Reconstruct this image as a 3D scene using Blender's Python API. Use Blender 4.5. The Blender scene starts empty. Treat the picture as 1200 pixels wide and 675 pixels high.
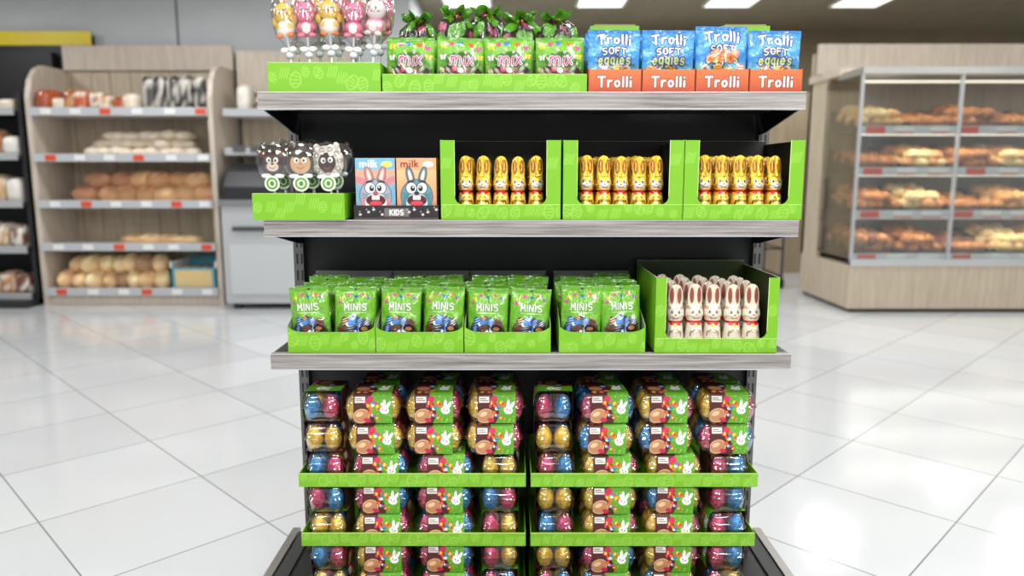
import bpy, math, random
import numpy as np
from mathutils import Matrix, Vector
random.seed(7)
R=random.Random(11)
pi=math.pi
def L(r,g,b):
    def f(c):
        c/=255.0
        return c/12.92 if c<=0.04045 else ((c+0.055)/1.055)**2.4
    return np.array([f(r),f(g),f(b)])
# ------------------------------------------------------------------ materials
MATS={}
def newmat(name):
    m=bpy.data.materials.new(name); m.use_nodes=True
    MATS[name]=m
    nt=m.node_tree
    return m,nt,nt.nodes['Principled BSDF']
def paint(name,rough=.5,metal=0,bs=0,bd=.001,strength=.5,coat=0,spec=.5,emit=0):
    m,nt,b=newmat(name)
    a=nt.nodes.new('ShaderNodeAttribute'); a.attribute_name='Col'
    nt.links.new(a.outputs['Color'],b.inputs['Base Color'])
    b.inputs['Roughness'].default_value=rough; b.inputs['Metallic'].default_value=metal
    b.inputs['Specular IOR Level'].default_value=spec
    b.inputs['Coat Weight'].default_value=coat
    b.inputs['Coat Roughness'].default_value=.08
    if emit:
        nt.links.new(a.outputs['Color'],b.inputs['Emission Color']); b.inputs['Emission Strength'].default_value=emit
    if bs:
        t=nt.nodes.new('ShaderNodeTexCoord'); n=nt.nodes.new('ShaderNodeTexNoise'); n.inputs['Scale'].default_value=bs
        n.inputs['Detail'].default_value=3
        u=nt.nodes.new('ShaderNodeBump'); u.inputs['Distance'].default_value=bd; u.inputs['Strength'].default_value=strength
        nt.links.new(t.outputs['Object'],n.inputs['Vector']); nt.links.new(n.outputs['Fac'],u.inputs['Height'])
        nt.links.new(u.outputs['Normal'],b.inputs['Normal'])
    return m
paint('card',.5)
paint('film',.18,0,55,.008,.9,coat=.7)
paint('foil',.24,.5,130,.005,.85,coat=.5)
paint('foil_white',.3,.05,130,.003,.6,coat=.3)
paint('choco',.35,0)
paint('bread',.75,0,60,.004,.5)
paint('metal',.32,.7)
paint('plastic',.4)
paint('dark',.45)
paint('lamp',.5,emit=1.5)
def clear(name,fac,tint=(1,1,1)):
    m=bpy.data.materials.new(name); m.use_nodes=True; MATS[name]=m
    nt=m.node_tree; nt.nodes.clear()
    o=nt.nodes.new('ShaderNodeOutputMaterial'); mx=nt.nodes.new('ShaderNodeMixShader')
    tr=nt.nodes.new('ShaderNodeBsdfTransparent'); gl=nt.nodes.new('ShaderNodeBsdfGlossy'); gl.inputs['Roughness'].default_value=.1
    tr.inputs['Color'].default_value=(*tint,1)
    fr=nt.nodes.new('ShaderNodeLayerWeight'); fr.inputs['Blend'].default_value=.35
    mp=nt.nodes.new('ShaderNodeMapRange'); mp.inputs['To Min'].default_value=fac; mp.inputs['To Max'].default_value=min(1,fac+.5)
    nt.links.new(fr.outputs['Facing'],mp.inputs['Value']); nt.links.new(mp.outputs['Result'],mx.inputs[0])
    nt.links.new(tr.outputs[0],mx.inputs[1]); nt.links.new(gl.outputs[0],mx.inputs[2]); nt.links.new(mx.outputs[0],o.inputs[0])
clear('clear_plastic',.12,(.97,.97,.97)); clear('glass',.1,(.92,.94,.93))
def wood(name,c1,c2,scale=(1,30,30),rough=.5,detail=6,ns=3.0):
    m,nt,b=newmat(name)
    t=nt.nodes.new('ShaderNodeTexCoord'); mp=nt.nodes.new('ShaderNodeMapping'); mp.inputs['Scale'].default_value=scale
    n=nt.nodes.new('ShaderNodeTexNoise'); n.inputs['Scale'].default_value=ns; n.inputs['Detail'].default_value=detail; n.inputs['Roughness'].default_value=.65
    r=nt.nodes.new('ShaderNodeValToRGB'); r.color_ramp.elements[0].position=.32; r.color_ramp.elements[1].position=.68
    r.color_ramp.elements[0].color=(*L(*c1),1); r.color_ramp.elements[1].color=(*L(*c2),1)
    nt.links.new(t.outputs['Object'],mp.inputs['Vector']); nt.links.new(mp.outputs[0],n.inputs['Vector'])
    nt.links.new(n.outputs['Fac'],r.inputs[0]); nt.links.new(r.outputs[0],b.inputs['Base Color']); b.inputs['Roughness'].default_value=rough
wood('wood_grey',(94,87,84),(176,170,166),(1.2,50,50),.45)
wood('wood_beige',(188,174,158),(214,201,186),(14,14,1),.5)
wood('wood_back',(176,160,138),(202,188,166),(9,9,.7),.5)
wood('wood_case',(140,124,102),(166,148,122),(9,9,.7),.5)
wood('wood_warm',(150,134,110),(176,160,134),(8,8,.7),.5)
wood('wall_paint',(198,201,204),(204,207,210),(1,1,1),.6)
wood('wall_tan',(132,120,96),(144,132,108),(1,1,1),.7)
wood('ceil_paint',(146,138,118),(156,148,128),(1,1,1),.8)
# floor
def floor_mat():
    m,nt,b=newmat('floor_tiles')
    N=nt.nodes; K=nt.links.new
    t=N.new('ShaderNodeTexCoord')
    sx=N.new('ShaderNodeSeparateXYZ'); K(t.outputs['Object'],sx.inputs[0])
    def mth(op,a,bb=None,v=None):
        q=N.new('ShaderNodeMath'); q.operation=op
        if isinstance(a,float): q.inputs[0].default_value=a
        else: K(a,q.inputs[0])
        if bb is not None:
            if isinstance(bb,float): q.inputs[1].default_value=bb
            else: K(bb,q.inputs[1])
        return q.outputs[0]
    u=mth('ADD',sx.outputs[0],sx.outputs[1]); v=mth('SUBTRACT',sx.outputs[1],sx.outputs[0])
    u=mth('MULTIPLY',u,.70711/.6); v=mth('MULTIPLY',v,.70711/.6)
    u=mth('ADD',u,100.03); v=mth('ADD',v,99.903)
    def edge(w):
        f=mth('FRACT',w); g=mth('SUBTRACT',1.0,f); return mth('MINIMUM',f,g)
    e=mth('MINIMUM',edge(u),edge(v))
    g=mth('LESS_THAN',e,.0045)
    cb=N.new('ShaderNodeCombineXYZ'); K(mth('FLOOR',u),cb.inputs[0]); K(mth('FLOOR',v),cb.inputs[1])
    wn=N.new('ShaderNodeTexWhiteNoise'); K(cb.outputs[0],wn.inputs['Vector'])
    r=N.new('ShaderNodeValToRGB'); r.color_ramp.elements[0].color=(*L(208,210,212),1); r.color_ramp.elements[1].color=(*L(221,223,225),1)
    K(wn.outputs['Value'],r.inputs[0])
    n=N.new('ShaderNodeTexNoise'); n.inputs['Scale'].default_value=2.5; n.inputs['Detail'].default_value=6; K(t.outputs['Object'],n.inputs['Vector'])
    mx=N.new('ShaderNodeMix'); mx.data_type='RGBA'; mx.blend_type='MULTIPLY'; mx.inputs[0].default_value=.08
    K(r.outputs[0],mx.inputs[6]); K(n.outputs['Fac'],mx.inputs[7])
    m2=N.new('ShaderNodeMix'); m2.data_type='RGBA'; K(g,m2.inputs[0]); K(mx.outputs[2],m2.inputs[6]); m2.inputs[7].default_value=(*L(132,134,137),1)
    K(m2.outputs[2],b.inputs['Base Color'])
    b.inputs['Roughness'].default_value=.13; b.inputs['Specular IOR Level'].default_value=.7
floor_mat()
# ------------------------------------------------------------------ mesh builder
class MB:
    def __init__(s): s.V=[];s.C=[];s.F=[];s.M=[];s.S=[];s.n=0;s.mats=[]
    def add(s,v,f,c,m='card',smooth=False,T=None):
        v=np.asarray(v,float).reshape(-1,3); c=np.asarray(c,float)
        if c.ndim==1: c=np.tile(c,(len(v),1))
        if T is not None:
            M=np.array(T); v=v@M[:3,:3].T+M[:3,3]
        if m not in s.mats: s.mats.append(m)
        k=s.mats.index(m)
        s.V.append(v); s.C.append(c.reshape(-1,3))
        n=s.n
        for q in f: s.F.append(tuple(int(i)+n for i in q))
        s.M+= [k]*len(f); s.S+=[smooth]*len(f); s.n+=len(v)
    def box(s,x0,x1,y0,y1,z0,z1,c,m='card',T=None):
        v=[(x,y,z) for z in(z0,z1) for y in(y0,y1) for x in(x0,x1)]
        f=[(0,2,3,1),(4,5,7,6),(0,1,5,4),(2,6,7,3),(0,4,6,2),(1,3,7,5)]
        s.add(v,f,c,m,False,T)
    def grid(s,P,C,m='card',smooth=True,wrap=False,T=None):
        ny,nx=P.shape[:2]
        f=[]
        for j in range(ny-1):
            for i in range(nx-1 if not wrap else nx):
                i2=(i+1)%nx
                f.append((j*nx+i,j*nx+i2,(j+1)*nx+i2,(j+1)*nx+i))
        C=np.asarray(C,float)
        s.add(P.reshape(-1,3),f,C.reshape(-1,3) if C.ndim==3 else C,m,smooth,T)
    def prism(s,poly,axis,a0,a1,c,m='card',T=None):
        n=len(poly); v=[]
        for a in(a0,a1):
            for p in poly:
                v.append({'x':(a,p[0],p[1]),'y':(p[0],a,p[1]),'z':(p[0],p[1],a)}[axis])
        f=[tuple(range(n))[::-1],tuple(range(n,2*n))]+[(i,(i+1)%n,n+(i+1)%n,n+i) for i in range(n)]
        s.add(v,f,c,m,False,T)
    def ell(s,c,r,col,m='plastic',nu=16,nv=10,T=None,fn=None):
        th=np.linspace(0,2*pi,nu,endpoint=False); ph=np.linspace(-pi/2+.02,pi/2-.02,nv)
        TH,PH=np.meshgrid(th,ph)
        X=np.cos(PH)*np.sin(TH);Y=-np.cos(PH)*np.cos(TH);Z=np.sin(PH)
        if fn is not None: CC=fn(X,Y,Z)
        else: CC=np.tile(np.asarray(col,float),(nv,nu,1))
        P=np.stack([c[0]+r[0]*X,c[1]+r[1]*Y,c[2]+r[2]*Z],-1)
        s.grid(P,CC,m,True,True,T)
    def tube(s,pts,r,col,m='plastic',seg=8,T=None):
        pts=[Vector(p) for p in pts]; P=[]
        for i,p in enumerate(pts):
            d=(pts[min(i+1,len(pts)-1)]-pts[max(i-1,0)]).normalized()
            a=Vector((0,0,1)) if abs(d.z)<.9 else Vector((1,0,0))
            u=d.cross(a).normalized(); w=d.cross(u)
            rr=r[i] if isinstance(r,(list,tuple)) else r
            P.append([tuple(p+u*math.cos(t)*rr+w*math.sin(t)*rr) for t in np.linspace(0,2*pi,seg,endpoint=False)])
        P=np.array(P); s.grid(P,np.asarray(col,float),m,True,True,T)
        n=seg; b=s.n-len(pts)*n
        k=s.mats.index(m)
        s.F.append(tuple(b+i for i in range(n))); s.F.append(tuple(s.n-1-i for i in range(n))); s.M+=[k,k]; s.S+=[False,False]
    def lathe(s,prof,col,m='plastic',seg=24,T=None,fn=None):
        th=np.linspace(0,2*pi,seg,endpoint=False)
        P=np.array([[(r*math.sin(t),-r*math.cos(t),z) for t in th] for r,z in prof])
        if fn: P=fn(P)
        s.grid(P,col,m,True,True,T)
    def mesh(s,name):
        me=bpy.data.meshes.new(name)
        V=np.concatenate(s.V); C=np.concatenate(s.C)
        me.from_pydata(V.tolist(),[],s.F)
        a=me.color_attributes.new('Col','FLOAT_COLOR','POINT')
        a.data.foreach_set('color',np.concatenate([C,np.ones((len(C),1))],1).astype(np.float32).ravel())
        for m in s.mats: me.materials.append(MATS[m])
        me.polygons.foreach_set('material_index',s.M); me.polygons.foreach_set('use_smooth',s.S)
        me.update(); return me
    def obj(s,name,loc=(0,0,0),parent=None,rot=(0,0,0)):
        return put(s.mesh(name),name,loc,parent,rot)
def put(me,name,loc=(0,0,0),parent=None,rot=(0,0,0),scale=(1,1,1)):
    o=bpy.data.objects.new(name,me); bpy.context.collection.objects.link(o)
    o.location=loc; o.rotation_euler=rot; o.scale=scale
    if parent: o.parent=parent
    return o
def group(name,loc=(0,0,0),rot=(0,0,0)):
    e=bpy.data.objects.new(name,None); bpy.context.collection.objects.link(e); e.location=loc; e.rotation_euler=rot; e.empty_display_size=.05
    return e
# ------------------------------------------------------------------ painter (cm)
def arc(cx,cy,rx,ry,a0,a1,n=9):
    return [(cx+rx*math.cos(math.radians(a0+(a1-a0)*i/n)),cy+ry*math.sin(math.radians(a0+(a1-a0)*i/n))) for i in range(n+1)]
FONT={
'T':[[(0,1),(1,1)],[(.5,1),(.5,0)]],
'r':[[(.2,0),(.2,.62)],[(.2,.38),(.45,.58),(.85,.6)]],
'o':[arc(.5,.3,.4,.3,0,360,14)],
'l':[[(.5,1),(.5,0)]],'i':[[(.5,.55),(.5,0)],[(.5,.92),(.5,.94)]],
'm':[[(0,0),(0,.6)],arc(.25,.35,.25,.25,180,0)+[(.5,0)],arc(.75,.35,.25,.25,180,0)+[(1,0)]],
'k':[[(.1,0),(.1,1)],[(.8,.6),(.1,.25)],[(.35,.38),(.85,0)]],
'x':[[(0,0),(.9,.6)],[(0,.6),(.9,0)]],
'S':[arc(.5,.75,.42,.25,40,270)+arc(.5,.25,.42,.25,90,-140)],
'O':[arc(.5,.5,.45,.5,0,360,16)],
'F':[[(0.05,0),(0.05,1),(.95,1)],[(0.05,.52),(.75,.52)]],
'E':[[(.95,0),(0.05,0),(0.05,1),(.95,1)],[(0.05,.52),(.75,.52)]],
'G':[arc(.5,.5,.45,.5,45,320)+[(.95,.42),(.55,.42)]],
'I':[[(.5,0),(.5,1)]],'M':[[(0,0),(0.05,1),(.5,.35),(.95,1),(1,0)]],
'N':[[(0.05,0),(0.05,1),(.95,0),(.95,1)]],'K':[[(.05,0),(.05,1)],[(.9,1),(.05,.45)],[(.3,.6),(.95,0)]],
'D':[[(.05,0),(.05,1),(.4,1)]+arc(.45,.5,.5,.5,90,-90)+[(.05,0)]],
'g':[arc(.45,.3,.38,.3,0,360,12),[(.83,.6),(.83,-.2)]+arc(.5,-.2,.33,.18,0,-150)],
's':[arc(.5,.45,.35,.15,30,270)+arc(.5,.15,.35,.15,90,-150)],
'e':[[(.12,.3),(.88,.32)]+arc(.5,.3,.38,.3,10,320)],
}
FW={'l':.42,'i':.42,'I':.4,'m':1.35,'r':.8,'T':1.0,'O':1,'S':.9}
class Cv:
    def __init__(s,w,h,n,base):
        s.w,s.h=w,h
        nx,ny=int(w*n)+1,int(h*n)+1
        s.x,s.y=np.meshgrid(np.linspace(0,w,nx),np.linspace(0,h,ny)); s.aa=1.0/n
        s.c=np.tile(L(*base),(ny,nx,1))
    @classmethod
    def arr(k,x,y,aa,base):
        s=k.__new__(k); s.x,s.y,s.aa=x,y,aa; s.w=s.h=0; s.c=np.tile(L(*base),x.shape+(1,)); return s
    def put(s,d,col,al=1):
        a=(np.clip(.5-d/s.aa,0,1)*al)[...,None]; s.c=s.c*(1-a)+L(*col)*a
    def grad(s,c0,c1,y0,y1):
        t=np.clip((s.y-y0)/(y1-y0),0,1)[...,None]; s.c=L(*c0)*(1-t)+L(*c1)*t
    def ell(s,cx,cy,rx,ry,col,rot=0,al=1):
        a=math.radians(rot); dx=s.x-cx; dy=s.y-cy; u=dx*math.cos(a)+dy*math.sin(a); v=-dx*math.sin(a)+dy*math.cos(a)
        s.put((np.sqrt((u/rx)**2+(v/ry)**2)-1)*min(rx,ry),col,al)
    def ring(s,cx,cy,r,w,col,al=1): s.put(np.abs(np.hypot(s.x-cx,s.y-cy)-r)-w/2,col,al)
    def rect(s,x0,x1,y0,y1,col,al=1):
        s.put(np.maximum(np.abs(s.x-(x0+x1)/2)-(x1-x0)/2,np.abs(s.y-(y0+y1)/2)-(y1-y0)/2),col,al)
    def dist(s,pts):
        d=np.full(s.x.shape,1e9)
        for (ax,ay),(bx,by) in zip(pts[:-1],pts[1:]):
            vx,vy=bx-ax,by-ay; l=vx*vx+vy*vy+1e-12
            t=np.clip(((s.x-ax)*vx+(s.y-ay)*vy)/l,0,1)
            d=np.minimum(d,np.hypot(s.x-ax-t*vx,s.y-ay-t*vy))
        return d
    def line(s,pts,w,col,al=1): s.put(s.dist(pts)-w/2,col,al)
    def text(s,t,x,y,h,cw,w,col,out=None,ocol=None,bend=0,slant=0,al=1):
        tot=sum(FW.get(c,.85)*cw for c in t); px=x-tot/2; D=np.full(s.x.shape,1e9)
        for c in t:
            ww=FW.get(c,.85)*cw
            if c in FONT:
                for st in FONT[c]:
                    q=[]
                    for a,b in st:
                        X=px+ww*(.12+.72*a)+slant*b*h; Y=y+b*h+bend*(1-((X-x)/(tot/2))**2)
                        q.append((X,Y))
                    D=np.minimum(D,s.dist(q))
            px+=ww
        if out: s.put(D-w/2-out,ocol,al)
        s.put(D-w/2,col,al)
    def butterfly(s,x,y,r,col):
        for sg in(-1,1):
            s.ell(x+sg*r*.55,y+r*.35,r*.55,r*.4,col,sg*35); s.ell(x+sg*r*.4,y-r*.35,r*.4,r*.3,col,-sg*35)
        s.line([(x,y-r*.6),(x,y+r*.6)],r*.16,(40,30,40))
    def egg(s,x,y,rx,ry,col,st,rot=0):
        s.ell(x,y,rx,ry,col,rot)
        for k in(-.4,.1,.55): s.ell(x,y+k*ry,rx*math.sqrt(max(.05,1-k*k))*.85,ry*.09,st,rot)
GREEN=(114,176,24)
def green_pat(w,h,n=4,seed=1):
    c=Cv(w,h,n,GREEN); r=random.Random(seed)
    x=1.2
    while x<w:
        k=r.random(); yy=h*r.uniform(.2,.8); s_=r.uniform(1.1,1.9)
        col=(150,202,78)
        if k<.6:
            a=r.uniform(-40,40); c.ell(x,yy,s_*.72,s_,col,a); c.ell(x,yy,s_*.6,s_*.86,GREEN,a)
            for q in(-.45,0,.45): c.ell(x,yy+q*s_,s_*.5,.12,col,a+r.uniform(-10,10))
        else:
            for q in range(4): c.line([(x-1+q*.6,yy-1.2),(x-.4+q*.6,yy+1.2)],.18,col)
        x+=r.uniform(2.0,3.4)
    return c
def panel(mb,cv,o,u,v,m='card',hf=None):
    o,u,v=map(np.array,(o,u,v)); X=cv.x/100; Y=cv.y/100
    if hf is not None: Y=Y*hf(cv.x/cv.w)
    P=o+X[...,None]*u+Y[...,None]*v
    mb.grid(P,cv.c,m,False)
# ------------------------------------------------------------------ product meshes
def bag(cv,thick,cb,ct,seed,wr=.12,m='film'):
    mb=MB(); w,h=cv.w,cv.h
    def geo(x,y,sg):
        u=x/w; v=y/h
        vv=np.clip((v-cb)/(1-cb-ct),0,1)
        env=np.sqrt(np.clip(np.sin(pi*vv),0,1))*(np.clip(1-np.abs(2*u-1)**3,0,1))**.6
        t=thick*env
        rr=random.Random(seed+(5 if sg>0 else 0))
        for k in range(7):
            a=rr.uniform(0,pi); f=rr.uniform(.5,1.7); p=rr.uniform(0,6)
            t=t+wr*np.sin((x*math.cos(a)+y*math.sin(a))*f+p)*env*.8
        for k in range(9):
            xx=rr.uniform(.1,.9)*w; top=rr.random()<.5
            d=(1-v-ct) if top else (v-cb)
            t=t+wr*1.7*np.exp(-((x-xx-(d*h*rr.uniform(-.4,.4)))/.3)**2)*np.exp(-np.clip(d,0,1)*6)*(d>0)
        seal=((v<cb)|(v>1-ct))
        t=np.where(seal,.04*np.sin(y*18)+.12*np.sin(x*1.1+seed),t)
        X=(u-.5)*w*(1-.045*np.sin(pi*vv)*np.clip(env+.3,0,1))
        return np.stack([X/100,(-sg*t-(.03*sg))/100 if sg>0 else (t+.03)/100,y/100],-1)
    mb.grid(geo(cv.x,cv.y,1),cv.c,m,True)
    x2,y2=np.meshgrid(np.linspace(0,w,14),np.linspace(0,h,16))
    mb.grid(geo(x2,y2,-1),np.tile(cv.c[cv.c.shape[0]//2,2],(16,14,1)),m,True)
    return mb
def eggies_cv(v):
    c=Cv(12.6,14.6,8,(60,150,220)); c.grad((130,190,90),(60,140,208),2.5,7)
    c.rect(0,12.6,13.7,14.6,(44,116,190))
    for k in range(6): c.ell(1+k*2.2,9.2+((k*7)%3),1.6,1.0,(104,178,228),0,.7)
    c.text('Trolli',6.3,10.8,2.2,2.2,.42,(255,255,255),.24,(22,55,130),bend=.5)
    c.text('SOFT',6.3,8.4,1.5,1.7,.26,(238,232,170),.3,(34,50,140),bend=.3)
    c.text('eggies',6.3,6.2,2.3,1.8,.32,(190,214,96),.34,(60,50,130),bend=.25)
    r=random.Random(v)
    cols=[(230,110,50),(250,245,235),(110,56,38),(244,190,60),(225,95,110)]
    for k in range(9):
        x=r.uniform(1.5,11.2); y=r.uniform(3.2,5.0); c.egg(x,y,1.0,1.3,cols[k%5],cols[(k+1)%5],r.uniform(-60,60))
    if v==2:
        for k in range(6): c.egg(3.4+k*1.2,7.4+((k*3)%2)*1.0,1.1,1.0,(232,112,46),(255,240,220) if k%2 else (120,60,40),30*k)
    return c
def minis_cv(v=0):
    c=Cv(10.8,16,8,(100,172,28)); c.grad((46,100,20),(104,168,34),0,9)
    c.rect(0,10.8,15.1,16,(74,136,28))
    for k in range(8): c.rect(0,10.8,15.15+k*.1,15.18+k*.1,(114,176,60))
    c.ell(5.4,15.3,.4,.3,(24,50,18))
    for x,y,k in((1.8,13.2,(230,190,50)),(3.6,13.9,(205,50,120)),(5.5,13.5,(50,90,180)),(7.4,14.0,(225,80,60)),(9,13.2,(140,60,160)),(1.3,12.0,(205,70,140))): c.butterfly(x,y,.55,k)
    c.text('MINIS',5.5,10.1,1.7,1.85,.24,(248,250,240),.1,(50,100,28))
    c.rect(2.5,8.5,9.4,9.6,(215,230,190),.6)
    c.ell(5.4,4.8,4.8,3.8,(34,70,20),0,.9)
    cols=[((30,80,165),(170,210,245)),((84,44,26),(220,190,150)),((50,115,195),(235,235,250)),((35,48,110),(140,180,225)),((100,54,32),(50,28,18)),((60,60,66),(210,220,230))]
    for k,(x,y,a) in enumerate(((2.6,7.2,20),(4.6,7.6,-30),(6.6,7.1,40),(2.0,5.0,50),(4.2,5.4,10),(6.4,5.2,70),(8.3,5.2,-40),(3.0,3.0,80),(5.2,3.2,20),(7.4,3.0,0),(8.6,6.8,35))): 
        q=cols[(k+v)%6]; c.egg(x,y,1.0,1.3,q[0],q[1],a)
    c.ell(7.9,5.2,1.6,1.2,(60,32,20)); c.ell(7.9,5.4,.9,.5,(200,150,100)); c.ell(3.4,6.6,.5,.5,(245,250,250)); c.ell(5.4,4.6,.35,.4,(245,250,250)); c.ell(4.4,7.0,1.1,.6,(60,130,210),20)
    return c
def mix_cv():
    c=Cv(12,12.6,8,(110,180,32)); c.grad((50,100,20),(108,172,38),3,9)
    c.rect(0,12,11.8,12.6,(85,150,28))
    for x,y,k in((1.6,10.2,(240,200,40)),(3.6,10.8,(205,50,120)),(5.6,10.9,(60,110,190)),(8.4,10.6,(225,80,50)),(10.4,9.8,(205,50,140)),(1.4,7.6,(240,240,240)),(10.8,7.8,(240,200,50))): c.butterfly(x,y,.75,k)
    c.ell(6,3.2,5.7,3.2,(50,26,24)); c.ell(6,2.4,5.2,2.2,(104,38,54))
    c.ell(6.2,6.9,4.2,2.1,(60,110,26))
    r=random.Random(4)
    for k in range(20): c.egg(1.2+k%7*1.6,1.4+(k//7)*1.6+r.uniform(-.3,.3),.8,.65,[(100,50,34),(190,60,116),(236,218,190),(46,26,22),(80,130,40)][k%5],[(215,160,110),(250,230,240)][k%2],r.uniform(-50,50))
    c.text('mix',6.2,5.9,3.2,2.5,.62,(250,236,244),.08,(60,20,40),slant=.12)
    c.text('mix',6.2,5.9,3.2,2.5,.38,(176,28,104),slant=.12)
    return c
def kids_cv(v):
    c=Cv(9.6,14.4,8,(240,176,130))
    if v==0: c.grad((110,160,186),(214,156,126),7,11)
    else: c.grad((200,130,90),(236,176,128),3,11)
    c.rect(0,9.6,11.6,14.4,(230,158,116) if v else (110,172,200))
    c.text('milk',3.2,12.3,1.5,1.5,.34,(255,255,255) if v==0 else (130,40,30))
    c.ell(7.6,12.9,1.3,.7,(250,215,90) if v==0 else (250,240,220)); 
    fur=(196,124,124) if v==0 else (70,120,128); dk=(40,28,38)
    for sg in(-1,1):
        c.ell(4.8+sg*1.5,10.0,1.0,2.5,dk,-sg*14);c.ell(4.8+sg*1.5,10.0,.85,2.35,fur,-sg*14); c.ell(4.8+sg*1.5,10.0,.4,1.6,(240,200,190),-sg*14)
    if v==0:
        c.ell(1.4,8.9,1.9,.8,fur,-25); c.ell(8.2,8.9,1.9,.8,fur,25)
    face=(150,160,172) if v==0 else (84,138,146)
    c.ell(4.8,5.2,3.95,4.2,dk); c.ell(4.8,5.2,3.8,4.05,face)
    for sg in(-1,1):
        c.ell(4.8+sg*2.4,3.2,1.4,1.6,fur,sg*20); 
        for q in range(3): c.line([(4.8+sg*2.0,5.6-q*.3),(4.8+sg*3.5,5.9-q*.6)],.12,dk)
    c.ell(4.8,3.5,2.6,2.5,(236,232,228) if v==0 else (186,214,208))
    for sg in(-1,1):
        c.ell(4.8+sg*1.3,7.2,1.35,1.45,dk); c.ell(4.8+sg*1.3,7.2,1.15,1.25,(255,255,255)); c.ell(4.8+sg*.95,7.1,.6,.75,(20,20,30)); c.ell(4.8+sg*.85,7.4,.18,.18,(255,255,255))
        c.line([(4.8+sg*.6,8.9),(4.8+sg*2.2,8.6)],.35,dk)
    c.ell(4.8,5.9,.6,.42,(200,50,80) if v==0 else (30,20,30))
    c.ell(4.8,4.2,2.4,1.45,(80,14,24)); c.ell(4.8,3.5,1.5,.6,(215,64,76)); c.rect(3.9,4.75,4.4,5.4,(255,255,255)); c.rect(4.85,5.7,4.4,5.4,(255,255,255))
    return c
# --- rabbit figure
def rabbit(kind):
    mb=MB(); H=15.3
    hs=[0,.02,.06,.15,.3,.38,.43,.48,.53,.58,.63,.67,.70,.78,.88,.95,.985,1]
    rx=[1.7,1.95,2.0,2.05,1.9,1.75,1.62,1.85,2.05,2.02,1.85,1.72,1.68,1.72,1.6,1.3,.85,.1]
    ry=[2.0,2.4,2.5,2.5,2.1,1.75,1.5,1.6,1.75,1.7,1.35,1.0,.85,.75,.65,.55,.4,.08]
    h=np.linspace(0,1,120); th=np.linspace(-pi,pi,88,endpoint=False)
    TH,Hh=np.meshgrid(th,h)
    A=np.interp(Hh,hs,rx);B=np.interp(Hh,hs,ry)
    def g(t0,h0,st,sh,amp):
        d=(TH-t0+pi)%(2*pi)-pi
        return amp*np.exp(-(d/st)**2-((Hh-h0)/sh)**2)
    r=1+g(.35,.31,.28,.035,.18)+g(-.35,.31,.28,.035,.18)+g(.45,.04,.35,.04,.2)+g(-.45,.04,.35,.04,.2)+g(0,.515,.3,.03,.28)
    r+=g(1.3,.12,.5,.09,.1)+g(-1.3,.12,.5,.09,.1)+g(pi,.13,.3,.04,.2)-g(0,.2,.12,.1,.06)
    ear=np.clip((Hh-.665)/.03,0,1)
    gap=.62*np.exp(-(TH/.26)**2)+.62*np.exp(-(((TH+2*pi)%(2*pi)-pi)/.26)**2)
    r-=ear*gap*(.6+.4*np.clip((Hh-.8)*4,0,1))
    r-=.12*np.exp(-((Hh-.43)/.015)**2)
    X=A*r*np.sin(TH);Y=-B*r*np.cos(TH);Z=Hh*H
    front=np.cos(TH)>-.05
    xx=np.where(front,X,99); c=Cv.arr(xx,Z,.14,(236,192,52) if kind=='gold' else (222,210,188))
    if kind=='gold':
        dk=(84,44,8); lt=(254,240,170)
        for sg in(-1,1):
            c.ell(sg*.85,12.6,.52,1.8,(124,64,22)); c.ell(sg*.85,12.6,.24,1.3,(215,150,70))
            c.line([(sg*.3,5.4),(sg*1.2,4.6),(sg*1.5,3.4)],.26,dk)
            c.line([(sg*.3,4.3),(sg*1.0,4.2)],.2,dk); c.line([(sg*1.8,3.4),(sg*1.0,1.8),(sg*1.8,.8)],.26,dk)
            c.line([(sg*.3,1.2),(sg*.3,2.6)],.16,dk); c.ell(sg*1.65,7.7,.3,.5,(160,96,18),0,.8); c.line([(sg*1.75,9.8),(sg*1.9,8.4)],.2,dk)
            c.ell(sg*1.2,5.0,.35,.55,lt)
        c.ell(0,7.95,1.4,.8,(252,246,226)); c.ell(0,3.3,.7,1.3,lt,0,.9)
        c.line([(-.9,10.3),(0,10.0),(.9,10.3)],.2,dk)
    else:
        dk=(120,72,48)
        for sg in(-1,1):
            c.ell(sg*.85,12.7,.5,1.9,(140,68,54)); c.line([(sg*.3,5.0),(sg*1.2,4.3),(sg*1.3,3.4)],.2,dk)
            c.line([(sg*1.8,2.8),(sg*1.0,1.6),(sg*1.8,.8)],.2,dk)
            c.ell(sg*1.45,9.9,.5,.4,(180,136,104),0,.8); c.ell(sg*1.7,7.8,.25,.5,(190,150,120),0,.8)
    for sg in(-1,1):
        c.ell(sg*.85,9.05,.48,.52,(50,24,8)); c.ell(sg*.85,9.05,.38,.42,(255,255,250)); c.ell(sg*.8,9.0,.25,.34,(18,10,8))
        c.line([(sg*.4,7.8),(sg*1.4,8.05)],.09,(70,40,20)); c.line([(sg*.4,7.6),(sg*1.3,7.4)],.09,(70,40,20))
    c.ell(0,8.3,.32,.22,(160,44,40)); c.line([(-.5,7.4),(0,7.65),(.5,7.4)],.16,(100,26,18))
    band=np.abs(Z-6.6)-.3
    c.x=X; c.put(band,(190,14,26)); c.x=xx
    c.ell(-.6,6.35,.7,.48,(200,14,26),20); c.ell(.6,6.35,.7,.48,(200,14,26),-20); c.ell(0,5.8,.45,.5,(235,190,70) if kind!='gold' else (250,225,120))
    P=np.stack([X,Y,Z],-1)/100
    mb.grid(P,c.c,'foil' if kind=='gold' else 'foil_white',True,True)
    return mb
gold=rabbit('gold').mesh('gold_rabbit')
white=rabbit('white').mesh('white_rabbit')
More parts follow.
